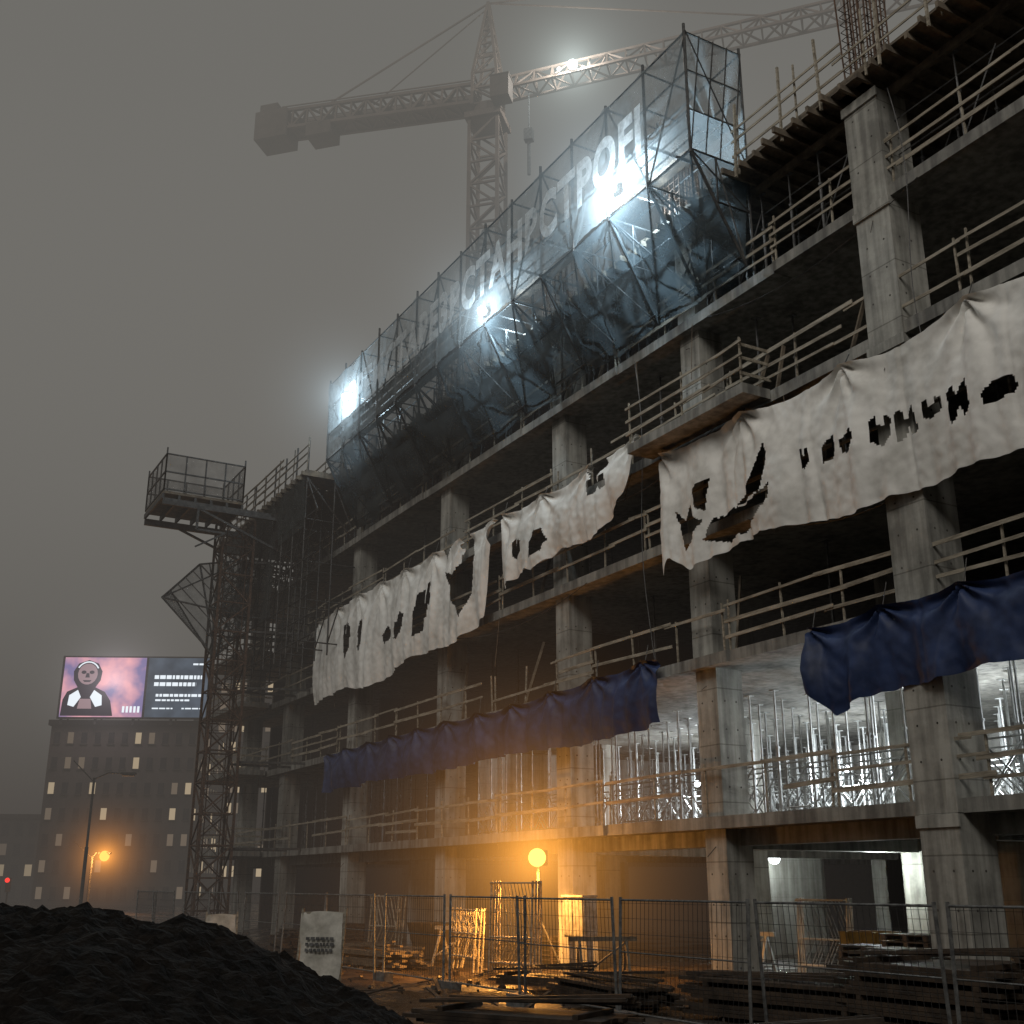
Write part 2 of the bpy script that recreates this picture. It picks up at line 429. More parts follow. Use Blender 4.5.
for i in range(64):
    for j in range(5):
        xx=-59+i*1.02; yy=.1+j*1.2
        if R(0,1)<.12: continue
        prop1(prop,xx,yy,a,b_+.2,.028)
        if R(0,1)<.45 and j<2: prop.tube((xx,yy,a+.3),(xx+1.0,yy,a+1.9),.02,4)
    for zq in (.9,1.8):
        if R(0,1)<.8: prop.tube((-59+i*1.02,.1,a+zq),(-58+i*1.02,.1,a+zq),.02,4)
prop.obj('shoring_props',M_steel,B)
lt=MB()
for i in range(26):
    li=random.choice([1,2,3,4]); x=R(-58,-6); z=ZS[li]
    if R(0,1)<.5: lt.tube((x,-.36,z-TH),(x+R(-.5,.5),-.36,z-TH-R(.6,1.9)),.012,4)
    else: lt.beam((x,.2,z+.02),(x+R(-.6,.6),R(.3,1),z+R(1.2,2.4)),.05,.09)
lt.obj('loose_timbers',M_timberm,B)
cb=MB()
for (xa,za,xb,zb,s_) in ((-28,13.1,-21,13.2,.7),(-42,13.1,-33,13.2,.6),(-21,16.3,-14,16.4,.5),(-20,10.5,-13,10.4,.8),(-36,10.5,-27,10.5,.5),(-24.3,16.4,-24.0,7.8,0),(-40,7.2,-29,7.2,.6),(-14.5,19,-14.2,11,0)):
    K=14; pr=None
    for i in range(K+1):
        t=i/K; p=Vector((xa+(xb-xa)*t+ (0 if s_ else .15*math.sin(t*7)),-.40,za+(zb-za)*t-4*s_*t*(1-t)))
        if pr: cb.tube(pr,p,.014,4)
        pr=p
cb.obj('cables',M_steeld,B)
fw=MB()
z=ZS[5]
for y in (.0,1.9,3.8,5.7): fw.beam((X0+3,y,z-.28),(X1,y,z-.28),.1,.2)
x=-60
while x<X1:
    fw.beam((x,-1.0+R(-.25,.1),z-.1),(x,8,z-.1),.075,.16); x+=.48
x=-60
while x<X1:
    l=2.4; fw.box(x+.005,x+l-.005,-.85+R(-.08,.08),9,z-.02,z+.01); x+=l
fw.box(-60,X1,-.62,-.58,z+.012,z+.30)
fw.obj('roof_formwork',M_timberm,B)
tr=MB()
guard(-19,X1,-.8,z,1.5,4,tr,.08,.06)
x=-19
while x<X1:
    tr.beam((x,-.9,z-.3),(x+R(-.1,.1),-.85,z+R(1.4,2.1)),.05,.06); x+=R(1.0,1.9)
tr.obj('roof_guard_rails',M_timber,B)
rb=MB()
def rebar(x,y,z,h,n=4,w_=.36):
    for i in range(n):
        for j in range(n):
            if 0<i<n-1 and 0<j<n-1: continue
            xx=x-w_+2*w_*i/(n-1); yy=y-w_+2*w_*j/(n-1)
            rb.tube((xx,yy,z),(xx+R(-.08,.08),yy+R(-.08,.08),z+h+R(-.3,.3)),.022,5)
    zq=z+.3
    while zq<z+h*.75:
        for s1,s2 in (((-1,-1),(1,-1)),((1,-1),(1,1)),((1,1),(-1,1)),((-1,1),(-1,-1))):
            rb.tube((x+s1[0]*w_,y+s1[1]*w_,zq),(x+s2[0]*w_,y+s2[1]*w_,zq),.012,4)
        zq+=.22
for i,x in enumerate(CX): rebar(x,0,ZS[5],3.4 if i==2 else 2.6,5 if i==2 else 4)
co2=MB(); co2.box(-15.8,-14.85,-.5,.45,ZS[5]-.02,ZS[5]+.35); co2.obj('column_head',M_conc,B)
rb.obj('rebar_starters',M_mast,B)

FL=empty('storey_floodlight')
fb=MB()
for (x,y,zq,p) in ((-33,8,5.6,600),(-26.4,8.6,5.6,600),(-20.0,6.6,5.7,900),(-13.5,7.0,5.4,750)):
    fb.ball((x,y,zq),.11); lamp('flood',(x,y,zq-.15),p,(.88,.96,1),.12,parent=FL)
fb.obj('bulbs',M_bulbw,FL)
GL=empty('ceiling_lamp')
fb=MB()
for (x,y,zq,p) in ((-30.4,9.0,3.05,420),(-22.6,5.5,2.95,200),(-15,5,2.95,45)):
    lamp('ceiling',(x,y,zq-.15),p,(.86,.97,.93),.1,parent=GL)
    if x<-30: fb.ball((x,y,zq),.2)
fb.obj('bulbs',M_bulbw,GL)
hs=MB(); hs.tube((-30.4,9,3.2),(-30.4,9,3.45),.05); hs.tube((-30.4,9,3.23),(-30.4,9,3.26),.22,10); hs.obj('housing',M_steeld,GL)

# ------------------------------------------------------------------ netted scaffold
SC=empty('netted_scaffold')
st=MB(); ZA,ZB=19.9,23.5; XA,XB=-45.1,-19.4; YO,YI=-2.0,-.15
nb=14; dx=(XB-XA)/nb
for i in range(nb+1):
    x=XA+dx*i
    st.tube((x,YO,ZA-.1),(x,YO,ZB+R(.1,.35)),.04); st.tube((x,YI,ZS[4]),(x,YI,ZB+.2),.04)
    for zq in (ZA,21.1,22.3,ZB):
        st.tube((x,YO,zq),(x,YI,zq),.03,5)
        if i<nb:
            st.tube((x,YO+.03,zq),(x+dx,YO+.03,zq),.03,5); st.tube((x,YI,zq),(x+dx,YI,zq),.03,5)
    st.tube((x,YO,ZA),(x,-.4,17.0),.045); st.tube((x,-1.2,ZA),(x,-.4,17.0),.03,5); st.tube((x,YO,ZA),(x,YI,18.6),.03,5); st.tube((x,-1.2,18.6),(x,-.2,18.6),.03,5); st.tube((x,-1.2,18.6),(x,-1.2,ZA),.03,5)
    if i<nb:
        if i%2: st.tube((x,YO+.05,ZA),(x+dx,YO+.05,ZB),.028,5)
        else: st.tube((x,YO+.05,ZB),(x+dx,YO+.05,ZA),.028,5)
        st.tube((x,YO,ZA),(x+dx,-.4,17.0),.03,5); st.tube((x+dx,YO,ZA),(x,-.4,17.0),.03,5); st.tube((x,-1.2,18.6),(x+dx,-1.2,18.6),.03,5)
        st.tube((x,-.6,17.2),(x+dx,-.6,17.2),.03,5)
        st.tube((x,YI,ZS[4]+.2),(x+dx,YI,ZS[5]),.028,5)
for k in range(5):
    st.tube((XB+.05,YO+(YI-YO)*k/4,ZA),(XB+.05,YO+(YI-YO)*((k+1)%5)/4,ZB),.02,5)
st.obj('tubes',M_steeld,SC)
bd=MB()
for y in (-1.7,-1.35,-1.0,-.65): bd.box(XA,XB,y-.14,y+.14,21.12,21.16)
bd.obj('walkway_boards',M_timberd,SC)
nm=MB(); NX,NZ=260,30
def netp(x,z):
    fx=(x-XA)/dx; fz=(z-ZA)/(ZB-ZA)
    s=math.sin(math.pi*(fx%1))
    zz_=z+(.12*s*(-1 if fz>.5 else 1))*abs(fz-.5)*2
    return (x,YO-.05-.07*noise.noise(Vector((x*1.1,z*.8,1)))-.05*noise.noise(Vector((x*4,z*3,1)))+.05*s,zz_)
for j in range(NZ+1):
    for i in range(NX+1): nm.v.append(netp(XA+(XB-XA)*i/NX,ZA+(ZB-ZA)*j/NZ))
for j in range(NZ):
    for i in range(NX):
        a=j*(NX+1)+i; nm.f.append((a,a+1,a+NX+2,a+NX+1))
for X in (XA-.02,XB+.02):
    for j in range(6):
        for i in range(4):
            y0=YO+(YI-YO)*i/4;y1=YO+(YI-YO)*(i+1)/4; z0=ZA+(ZB-ZA)*j/6;z1=ZA+(ZB-ZA)*(j+1)/6
            nm.quad((X,y0,z0),(X,y1,z0),(X,y1,z1),(X,y0,z1))
nm.obj('front_net',M_net,SC,smooth=True)
un=MB()
def sheet(A,Bp,C,D,K=10,amp=.10,sd=0):
    A,Bp,C,D=map(Vector,(A,Bp,C,D)); n0=len(un.v)
    for j in range(K+1):
        for i in range(K+1):
            u=i/K;v=j/K
            p=(A*(1-u)+Bp*u)*(1-v)+(D*(1-u)+C*u)*v
            e_=min(u,1-u,v,1-v)*4; e_=min(1,e_)
            d=e_*(amp*noise.noise(Vector((p.x*1.3+sd,p.y*2,p.z*1.3)))+amp*.5*noise.noise(Vector((p.x*4+sd,p.y*4,p.z*4)))-.12)
            un.v.append((p.x,p.y+d,p.z+d))
    for j in range(K):
        for i in range(K):
            a=n0+j*(K+1)+i; un.f.append((a,a+1,a+K+2,a+K+1))
i=0
while i<nb:
    a=XA+dx*i; b_=XA+dx*(i+2); m_=(a+b_)/2
    kx=R(-.3,.3); ky=-1.55+R(-.25,.1); kz=18.35+R(-.25,.15)
    sheet((a,YO-.03,ZA),(m_,YO-.03,ZA-.1),(m_+kx,ky,kz),(a,-1.28,18.55),8,.14,i)
    sheet((m_,YO-.03,ZA-.1),(b_,YO-.03,ZA),(b_,-1.28,18.55),(m_+kx,ky,kz),8,.14,i+3)
    sheet((a,-1.28,18.55),(m_+kx,ky,kz),(m_,-.45,16.8),(a,-.45,17.0),8,.14,i+5)
    sheet((m_+kx,ky,kz),(b_,-1.28,18.55),(b_,-.45,17.0),(m_,-.45,16.8),8,.14,i+7)
    i+=2
un.tri((XB,YO,ZA),(XB,YI,ZA),(XB,-.45,16.95))
un.obj('underside_net',M_netd,SC,smooth=True)
cu=bpy.data.curves.new('lettering','FONT'); cu.body='PPEMCTABE3BCTAHBCTPOFI'; cu.size=2.0; cu.offset=.085; cu.space_character=1.12
to=bpy.data.objects.new('tmp',cu); COL.objects.link(to)
bpy.context.view_layer.update()
dg=bpy.context.evaluated_depsgraph_get(); me=bpy.data.meshes.new_from_object(to.evaluated_get(dg)); bpy.data.objects.remove(to)
wx=max(v.co.x for v in me.vertices)
for v in me.vertices:
    x=-42.3+v.co.x/wx*(42.3-21.2); z=20.95+v.co.y*1.0
    v.co=Vector((x,YO-.17-.05*noise.noise(Vector((x*1.1,z*.8,1))),z))
lo=bpy.data.objects.new('lettering',me); COL.objects.link(lo); me.materials.append(M_let); lo.parent=SC
SL=empty('scaffold_floodlight'); fb=MB(); fh=MB()
for (x,y,z,p,hs_) in ((-22.6,-1.6,20.55,1300,.22),(-30.2,-1.6,20.25,650,.12),(-42.6,-1.6,21.9,1000,.16)):
    fb.ball((x,y-.62,z),.16); lamp('flood',(x,y-1.1,z),p*.32,(.75,.9,1),.1,parent=SL)
    lamp('flood',(x,y+.6,z-.3),p*.85,(.62,.84,1),.1,parent=SL)
    fh.box(x-.2,x+.2,y-.38,y-.3,z-.2,z+.2); fh.tube((x,y-.3,z),(x,YO+1.9,z),.03)
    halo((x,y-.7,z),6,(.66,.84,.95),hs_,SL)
fb.obj('bulbs',M_bulb,SL); fh.obj('housing',M_steeld,SL)

# ------------------------------------------------------------------ far end decks
DK=empty('cantilever_deck')
d1=MB(); d2=MB()
d1.box(-60,-46,-2.6,-.9,19.55,19.65)
x=-60
while x<-45.9: d1.beam((x,-2.8,19.45),(x,0.5,19.45),.1,.18); x+=.7
guard(-60,-46,-2.55,19.65,1.5,4,d1)
guard(-60,-46,-1.0,19.65,1.2,3,d1)
d1.obj('timber_deck',M_timberm,DK)
for x in [-60+i*1.55 for i in range(10)]:
    d2.tube((x,-2.6,19.4),(x,-.3,16.8),.045); d2.tube((x,-2.5,15),(x,-2.5,21.2),.04); d2.tube((x,-1.3,19.4),(x,-.3,17.2),.04)
    for z in (12.0,13.8,15.5,17.4):
        d2.tube((x,-2.5,z),(x,-.1,z),.032); d2.tube((x,-2.5,z),(x+1.55,-2.5,z),.035); d2.tube((x,-2.5,z+.9),(x+1.55,-2.5,z+.9),.03)
    d2.tube((x,-2.5,11.5),(x,-2.5,15),.04); d2.tube((x,-1.2,11.5),(x,-1.2,19.4),.04)
    d2.tube((x,-2.5,13.8),(x+1.55,-2.5,15.5),.03); d2.tube((x,-1.2,12),(x+1.55,-1.2,13.8),.03)
    d2.tube((x,-2.5,15.5),(x+1.55,-2.5,17.4),.03); d2.tube((x+1.55,-2.5,17.4),(x,-2.5,19.3),.03)
d2.obj('brackets',M_steeld,DK)
nq=MB()
for z0,z1,a,b_ in ((15.5,19.3,-60,-52),(13.8,17.4,-56,-50),(17.4,19.4,-52,-46),(17.0,19.4,-49.5,-46)):
    K=24
    for i in range(K):
        for j in range(8):
            f=lambda i,j:(a+(b_-a)*i/K,-2.56-.12*noise.noise(Vector((i*.5,j*.5,z0))),z0+(z1-z0)*j/8)
            nq.quad(f(i,j),f(i+1,j),f(i+1,j+1),f(i,j+1))
nq.obj('netting',M_netf,DK)

LP=empty('loading_platform',(0,0,0)); p1=MB(); p2=MB(); p3=MB()
ax,bx,ay,by,pz=-53.6,-50.0,-7.8,-4.2,19.0
p1.box(ax,bx,ay,by,pz-.12,pz)
for k in range(6): 
    y=ay+(by-ay)*k/5; p2.beam((ax,y,pz-.25),(bx,y,pz-.25),.1,.22)
for x in (ax,bx): p2.beam((x,ay,pz-.5),(x,by+3.5,pz-.5),.15,.3)
p2.beam((bx,by+3.2,pz-2.6),(bx,ay+1.6,pz-.6),.1); p2.beam((ax,by+3.2,pz-2.6),(ax,ay+1.6,pz-.6),.1)
p2.beam((bx,ay+1.6,pz-.6),(bx,ay+1.6,pz-1.6),.1); p2.beam((bx,ay+1.6,pz-1.6),(bx,ay+2.9,pz-1.6),.1); p2.beam((bx,ay+2.9,pz-1.6),(bx,ay+1.6,pz-2.4),.07)
hh=1.75
cs=[(ax,ay),(bx,ay),(bx,by),(ax,by)]
for i in range(4):
    a=cs[i];b_=cs[(i+1)%4]
    for z in (.08,.9,hh): p2.beam((*a,pz+z),(*b_,pz+z),.06)
    for t in range(5):
        q=(a[0]+(b_[0]-a[0])*t/4,a[1]+(b_[1]-a[1])*t/4); p2.beam((*q,pz),(*q,pz+hh+(.3 if t==0 else 0)),.06)
    p3.quad((*a,pz+.05),(*b_,pz+.05),(*b_,pz+hh-.05),(*a,pz+hh-.05))
p1.obj('floor',M_timberm,LP); p2.obj('frame',M_steeld,LP); p3.obj('mesh_sides',netmat('platform_mesh',(.13,.12,.11),.4,.3),LP)

HM=empty('hoist_mast'); hm=MB(); hm.lattice((-52,-3.9,-.2),(-52,-3.9,18.6),1.45,.05,1.35)
hm.lattice((-52,-3.9,-.2),(-52,-3.9,18.6),1.0,.02,.9)
hm.obj('lattice',M_mast,HM)
ht=MB()
for z in (3.7,7.4,10.7,13.3,16.6): ht.beam((-52.5,-3.2,z),(-52.5,-.3,z),.1); ht.beam((-51.4,-3.2,z),(-50.5,-.3,z),.1)
ht.obj('wall_ties',M_steeld,HM)

CF=empty('catch_fan_net',(0,.9,0)); c1=MB(); c2=MB()
Pn={'a':(-52.5,-4.0,17.0),'b':(-52.5,-6.2,16.5),'c':(-52,-7.9,14.6),'d':(-51.5,-5.4,12.0),'e':(-51.5,-3.9,14.0),'g':(-55,-6.9,15.7),'h':(-54.5,-5.0,12.8)}
def fan(mb,ps):
    c=sum((Vector(Pn[p]) for p in ps),Vector())/len(ps)+Vector((R(-.2,.2),R(-.1,.1),R(-.3,.1)))
    for i in range(len(ps)): mb.tri(Pn[ps[i]],Pn[ps[(i+1)%len(ps)]],c)
fan(c1,'abcde'); fan(c1,'bgc'); fan(c1,'cghd')
for u,v_ in ('ab','bc','cd','de','ea','bg','gc','gh','hd','bd','ce','be','ac','ad'): c2.beam(Pn[u],Pn[v_],.07)
for f in (.2,.4,.6,.8):
    A=Vector(Pn['a']).lerp(Vector(Pn['b']),f); D_=Vector(Pn['e']).lerp(Vector(Pn['d']),f); c2.beam(A,D_,.045)
    A=Vector(Pn['b']).lerp(Vector(Pn['c']),f); D_=Vector(Pn['e']).lerp(Vector(Pn['d']),f); c2.beam(A,D_,.045)
c2.beam(Pn['a'],(-52.5,-1.2,16.6),.07); c2.beam(Pn['e'],(-51.5,-1.2,14.2),.07)
c1.obj('net',M_netf,CF); c2.obj('frame',M_steeld,CF)

# ------------------------------------------------------------------ cloths
def inpoly(x,y,P):
    c=False; n=len(P)
    for i in range(n):
        x1,y1=P[i];x2,y2=P[(i+1)%n]
        if (y1>y)!=(y2>y) and x<(x2-x1)*(y-y1)/(y2-y1)+x1: c=not c
    return c
def interp(t,pts):
    if t<=pts[0][0]: return pts[0][1]
    for (a,b_),(c,d) in zip(pts,pts[1:]):
        if t<=c:
            f=(t-a)/(c-a); return b_+(d-b_)*f
    return pts[-1][1]
def cloth(name,top,bot,y,holes,mat,res=.045,NZ=72,bill=.25,sag=.12,pitch=2.2,fold=.1,seed=0,seam=2.6):
    tf=lambda P:[(a*.967,b_*.967+.07) for a,b_ in P]
    top=tf(top);bot=tf(bot);holes=[tf(P) for P in holes]
    x0,x1=top[0][0],top[-1][0]; NX=int((x1-x0)/res)
    mb=MB(); V=[]; box=[(min(p[0] for p in P)-.1,max(p[0] for p in P)+.1) for P in holes]
    for j in range(NZ+1):
        f=j/NZ
        for i in range(NX+1):
            x=x0+(x1-x0)*i/NX
            zt=interp(x,top); zb=interp(x,bot)
            ph=((x-x0)/pitch)%1
            zt-=sag*4*ph*(1-ph)
            zb+=.12*noise.noise(Vector((x*.7,seed,0)))+.03*noise.noise(Vector((x*3.1,seed,5)))
            z=zt+(zb-zt)*f
            yy=y-bill*math.sin(math.pi*min(1,f*.85))*(.6+.7*noise.noise(Vector((x*.3,seed,1))))
            yy-=fold*(.25+.9*f)*noise.noise(Vector((x*1.1,f*.5,seed)))
            yy-=fold*.45*(.5+f)*noise.noise(Vector((x*2.6+f*.6,f*.7,seed+4)))
            dxp=min(ph,1-ph)*pitch
            yy-=fold*.6*math.exp(-f*3)*math.cos(math.atan2(f*2.5,dxp+.05)*9)*math.exp(-dxp*1.2)
            sp=abs(((x-x0)/seam+.37)%1-.5)*seam
            yy+=.035*math.exp(-(sp/.05)**2)
            yy-=.02*noise.noise(Vector((x*6,z*5,seed+9)))
            xo=x+.10*f*noise.noise(Vector((x*.8,f*2,seed+2)))
            V.append((xo,yy,z)); 
    for j in range(NZ):
        for i in range(NX):
            a=j*(NX+1)+i
            cx_=(V[a][0]+V[a+NX+2][0])/2; cz=(V[a][2]+V[a+NX+2][2])/2
            px=cx_+.03*noise.noise(Vector((cx_*7,cz*7,1))); pz_=cz+.04*noise.noise(Vector((cx_*7,cz*7,7)))
            if any(bb[0]<px<bb[1] and inpoly(px,pz_,P) for P,bb in zip(holes,box)): continue
            mb.f.append((a,a+NX+1,a+NX+2,a+1))
    mb.v=V
    e_=empty(name); mb.obj('cloth',mat,e_,smooth=True)
    rp=MB(); x=x0
    while x<x1:
        z=interp(x,top); rp.tube((x,y,z),(x+R(-.1,.1),y+.1,z+R(.25,.5)),.012,4); x+=pitch
    rp.obj('ties',M_steeld,e_)
    return e_
def torn(x,z,w,h,seed=0):
    rr=random.Random(int(x*100)+seed); q=rr.uniform
    k=rr.choice([0,1,2,3])
    if k==0: P=[(-1,-1),(-.2,-.8),(0,-.2),(.4,-.9),(1,-.7),(.8,.9),(.2,.7),(0,.1),(-.4,1),(-1,.8)]
    elif k==1: P=[(-1,-.6),(.1,-1),(.9,-.5),(1,.6),(.5,.9),(.3,.2),(-.2,.3),(-.3,1),(-.9,.9)]
    elif k==2: P=[(-.9,-1),(.5,-.9),(1,-.2),(.7,1),(-.5,.8),(-1,.2)]
    else: P=[(-1,-.9),(-.3,-1),(.1,-.3),(.9,-.5),(1,.3),(.3,.4),(.5,1),(-.8,.9),(-.6,.1)]
    return [(x+w*a*q(.85,1.15),z+h*b_*q(.85,1.15)) for a,b_ in P]
H=[]
for x,z,w_,h_ in ((-18.2,11.5,.16,.27),(-17.5,11.5,.23,.3),(-16.8,11.45,.27,.24),(-15.95,11.4,.28,.33),(-15.3,11.35,.28,.36),(-14.65,11.45,.26,.22),(-13.9,11.3,.3,.4),(-12.9,11.15,.36,.22),(-11.9,11.1,.3,.3),(-11,11.1,.25,.3),(-10,11,.3,.3)):
    H.append(torn(x,z,w_,h_))
H.append([(-23.1,11.6),(-22.7,10.4),(-22.3,10.7),(-21.9,11.0),(-22.2,11.2),(-22.4,11.6),(-22.6,11.2)])
H.append([(-22.3,12.0),(-21.6,12.1),(-21.8,11.2),(-22.1,11.4)])
H.append([(-22.0,10.5),(-21.2,10.3),(-20.2,10.45),(-19.3,10.85),(-19.2,11.2),(-20.0,11.0),(-20.8,11.05),(-21.6,11.0)])
H.append([(-20.7,11.05),(-19.9,11.6),(-19.45,12.35),(-19.3,11.9),(-19.6,11.1)])
cloth('torn_white_banner',[(-23.7,13.45),(-22,13.5),(-18.5,13.35),(-15.5,13.3),(-12.7,13.45),(-7,13.3)],[(-23.9,9.7),(-23.4,10.4),(-22.6,9.9),(-20.6,10.2),(-17,9.9),(-14.2,9.9),(-7,9.9)],-.62,H,M_white,bill=.3,pitch=3.3,sag=.2,seed=3,fold=.26)
H=[]
for x,z,w_,h_ in ((-46.6,12.4,.4,.8),(-44.8,12.3,.35,.75),(-40.8,11.9,.55,.55),(-38.9,12.0,.5,.8),(-38.2,12.4,.3,.7),(-31.5,12.7,.35,.35),(-30.1,12.6,.5,.4),(-26.7,13.5,.45,.3),(-42.3,11.8,.35,.3)):
    H.append(torn(x,z,w_,h_,3))
H.append([(-37.0,13.2),(-36.2,12.0),(-35.5,11.2),(-34.9,12.0),(-34.6,13.3),(-35.2,14.4),(-35.8,14.4),(-35.6,13.4),(-36.2,12.9)])
H.append([(-36.4,14.4),(-36.9,13.6),(-37.4,14.4)])
H.append([(-27.3,14.1),(-27,13.6),(-26.2,14.0),(-26.5,14.6)])
cloth('torn_white_banner',[(-50.4,13.9),(-46,14.2),(-40,14.15),(-33.2,14.25)],[(-50.6,10.0),(-47,10.3),(-44,9.9),(-40,10.4),(-36,10.4),(-33.9,10.9),(-33.2,13.2)],-.62,H,M_white,res=.055,bill=.3,pitch=2.4,seed=8,fold=.26)
cloth('torn_white_banner',[(-32.6,14.2),(-29,14.1),(-24.7,14.4)],[(-32.7,11.6),(-31,11.9),(-30.4,11.7),(-29,12.1),(-27.2,11.9),(-26,12.4),(-25.1,13.0),(-24.7,13.9)],-.62,H,M_white,bill=.3,pitch=2.6,seed=13,fold=.25)
random.seed(5)
cloth('blue_tarpaulin',[(-18.6,7.62),(-16,7.75),(-12,7.75),(-6,7.75)],[(-18.7,6.2),(-18.1,5.6),(-17.3,5.95),(-14,6.1),(-6,5.9)],-.55,[],M_blue,NZ=44,bill=.25,fold=.30,pitch=2.0,sag=.1,seed=21)
cloth('blue_tarpaulin',[(-48.7,7.7),(-40,7.75),(-32,7.7),(-24.3,7.95)],[(-48.8,6.0),(-44,6.1),(-38,6.0),(-32,6.15),(-28,6.0),(-25,6.1),(-24.5,6.2)],-.55,[],M_blue,NZ=44,bill=.25,fold=.30,pitch=2.3,sag=.12,seed=33)

# ------------------------------------------------------------------ tower crane
CR=empty('tower_crane',(-68.9,18.5,0),math.atan2(.701,.713))
c=MB(); cwm=MB(); cc=MB()
c.lattice((0,0,0),(0,0,60),2.3,.13,2.0)
c.box(-1.5,1.5,-1.5,1.5,60,60.5); c.tube((0,0,60.5),(0,0,61.5),1.2,14)
c.lattice((0,0,61.5),(0,0,64.5),2.0,.12,1.5)
for sx_ in (-1,1):
    for sy in (-1,1): c.beam((sx_*1.0,sy*1.0,64.5),(.0,sy*.15,72),.22)
for z in (66,67.5,69,70.5):
    f=1-(z-64.5)/7.5*.95
    for sy in (-1,1): c.beam((-f,sy*f,z),(f,sy*f,z),.14)
    for sx_ in (-1,1): c.beam((sx_*f,-f,z),(sx_*f,f,z),.14)
    f2=1-(z-66)/7.5*.95
    for sy in (-1,1): c.beam((-f2,sy*f2,z-1.5),(f,sy*f,z),.1)
    for sx_ in (-1,1): c.beam((sx_*f2,-f2,z-1.5),(sx_*f,f,z),.1)
c.lattice((1,0,62.6),(62,0,65.8),1.7,.10,1.5,tri=True)
c.lattice((-1,0,62.7),(-18.3,0,63.7),1.7,.13,1.3)
for i in range(1,18): c.beam((-i,-.85,62.0+i*.055),(-i-.9,.85,62.05+i*.055),.1)
c.quad((-1,-.8,61.95),(-18,-.8,62.85),(-18,.8,62.85),(-1,.8,61.95))
for y in (-.9,.9):
    c.beam((-18,y,64.9),(-1,y,63.9),.08)
c.beam((0,0,72),(-15,0,64.6),.12); c.beam((0,.2,71.8),(-10,0,64.1),.08)
c.beam((0,0,72),(22,0,65.4),.1); c.beam((0,0,72),(45,0,66.6),.1)
c.obj('lattice',M_crane,CR)
cwm.box(-20.3,-17.4,-1.2,1.2,61.9,64.6); cwm.box(-20.0,-18.4,-1.0,1.0,64.6,65.4); cwm.box(-15.6,-13.4,-1,1,61.5,62.7); cwm.obj('counterweight',M_cw,CR)
cc.box(.9,2.4,-2.4,-1.1,60.8,62.7); cc.box(.85,2.45,-2.45,-1.05,62.71,62.8); cc.obj('cab',M_cw,CR)
hk=MB(); hk.tube((3.4,0,62.6),(3.4,0,58.4),.05,5); hk.tube((3.4,0,58.4),(3.4,0,54.8),.14,6); hk.box(3.05,3.75,-.3,.3,57.9,58.9); hk.obj('hook_block',M_steeld,CR)
fb=MB(); fb.ball((7.3,-1.2,63.3),.4); fb.ball((6.2,-1.2,63.1),.16); fb.obj('bulbs',M_bulb,CR)
lamp('crane_flood',(7.3,-2.2,63.3),5000,(.85,.97,1),.3,parent=CR)
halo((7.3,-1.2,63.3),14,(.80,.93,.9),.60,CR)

# ------------------------------------------------------------------ background buildings
def block(name,loc,rz,w_,d,h,cols,rows,wall_m,lit=.25,ww=.5,wh=.55,seed=1,litst=1.2):
    random.seed(seed)
    E=empty(name,loc,rz); a=MB(); b_=MB(); l1=MB(); l2=MB(); tr=MB()
    a.box(-w_/2,w_/2,0,d,-1,h)
    tr.box(-w_/2-.3,w_/2+.3,-.3,d+.3,h,h+.6)
    pw=w_/cols; ph=h/rows
    for face in (0,1):
        n=cols if face==0 else max(2,int(d/pw))
        for i in range(n):
            for j in range(rows):
                cz=(j+.5)*ph; cxx=(-w_/2+(i+.5)*pw)
                q=R(0,1); t=l1 if q<lit*.4 else (l2 if q<lit else b_)
                hw=pw*ww/2; hz=ph*wh/2
                if face==0:
                    t.box(cxx-hw,cxx+hw,-.04,.02,cz-hz,cz+hz); tr.box(cxx-hw-.1,cxx+hw+.1,-.12,-.045,cz-hz-.14,cz-hz)
                else:
                    cy_=(i+.5)*d/n
                    t.box(w_/2-.02,w_/2+.04,cy_-hw,cy_+hw,cz-hz,cz+hz)
    a.obj('walls',wall_m,E); b_.obj('dark_windows',M_glass,E); l1.obj('lit_windows',emis('window_glow',(1,.78,.50),litst),E); l2.obj('dim_windows',emis('window_dim',(1,.76,.54),litst*.3),E); tr.obj('trim',M_dark,E)
    return E
M_glass=noisy('window_glass',(.02,.02,.025),(.05,.05,.055),1,rough=.2,bump=0)
M_far=noisy('rendered_wall',(.09,.075,.065),(.14,.12,.105),.3)
block('unseen_shade_block',S(-43.6,131),RZ+.05,16.5,14,19.3,11,7,M_far,.24,ww=.42,wh=.45,seed=4,litst=.8)
block('unseen_shade_block',S(-34.5,150),RZ-.1,14,14,28,9,11,M_far,.5,ww=.55,wh=.5,seed=9,litst=1.0)
block('unseen_shade_block',S(-75,165),RZ+.1,26,14,11,14,4,M_far,.2,seed=12,litst=.6)
block('unseen_shade_block',(28,-52,0),math.pi,60,14,43,26,13,M_far,.2,seed=20,litst=.8)  # unseen block added behind the camera to shade the lower facade
BBP=empty('rooftop_billboard',S(-42.6,129.6),RZ+.04)
b1=MB(); 
for x in (-8,-4.2,0,4.2,8): b1.beam((x,.6,19.3),(x,.5,27),.25); b1.beam((x,3,19.8),(x,.6,25),.15)
b1.box(-8.4,8.4,.2,.5,19.9,27.0); b1.obj('frame',M_steeld,BBP)
b2=MB(); b2.box(-8.1,1.0,.05,.19,20.1,26.8); 
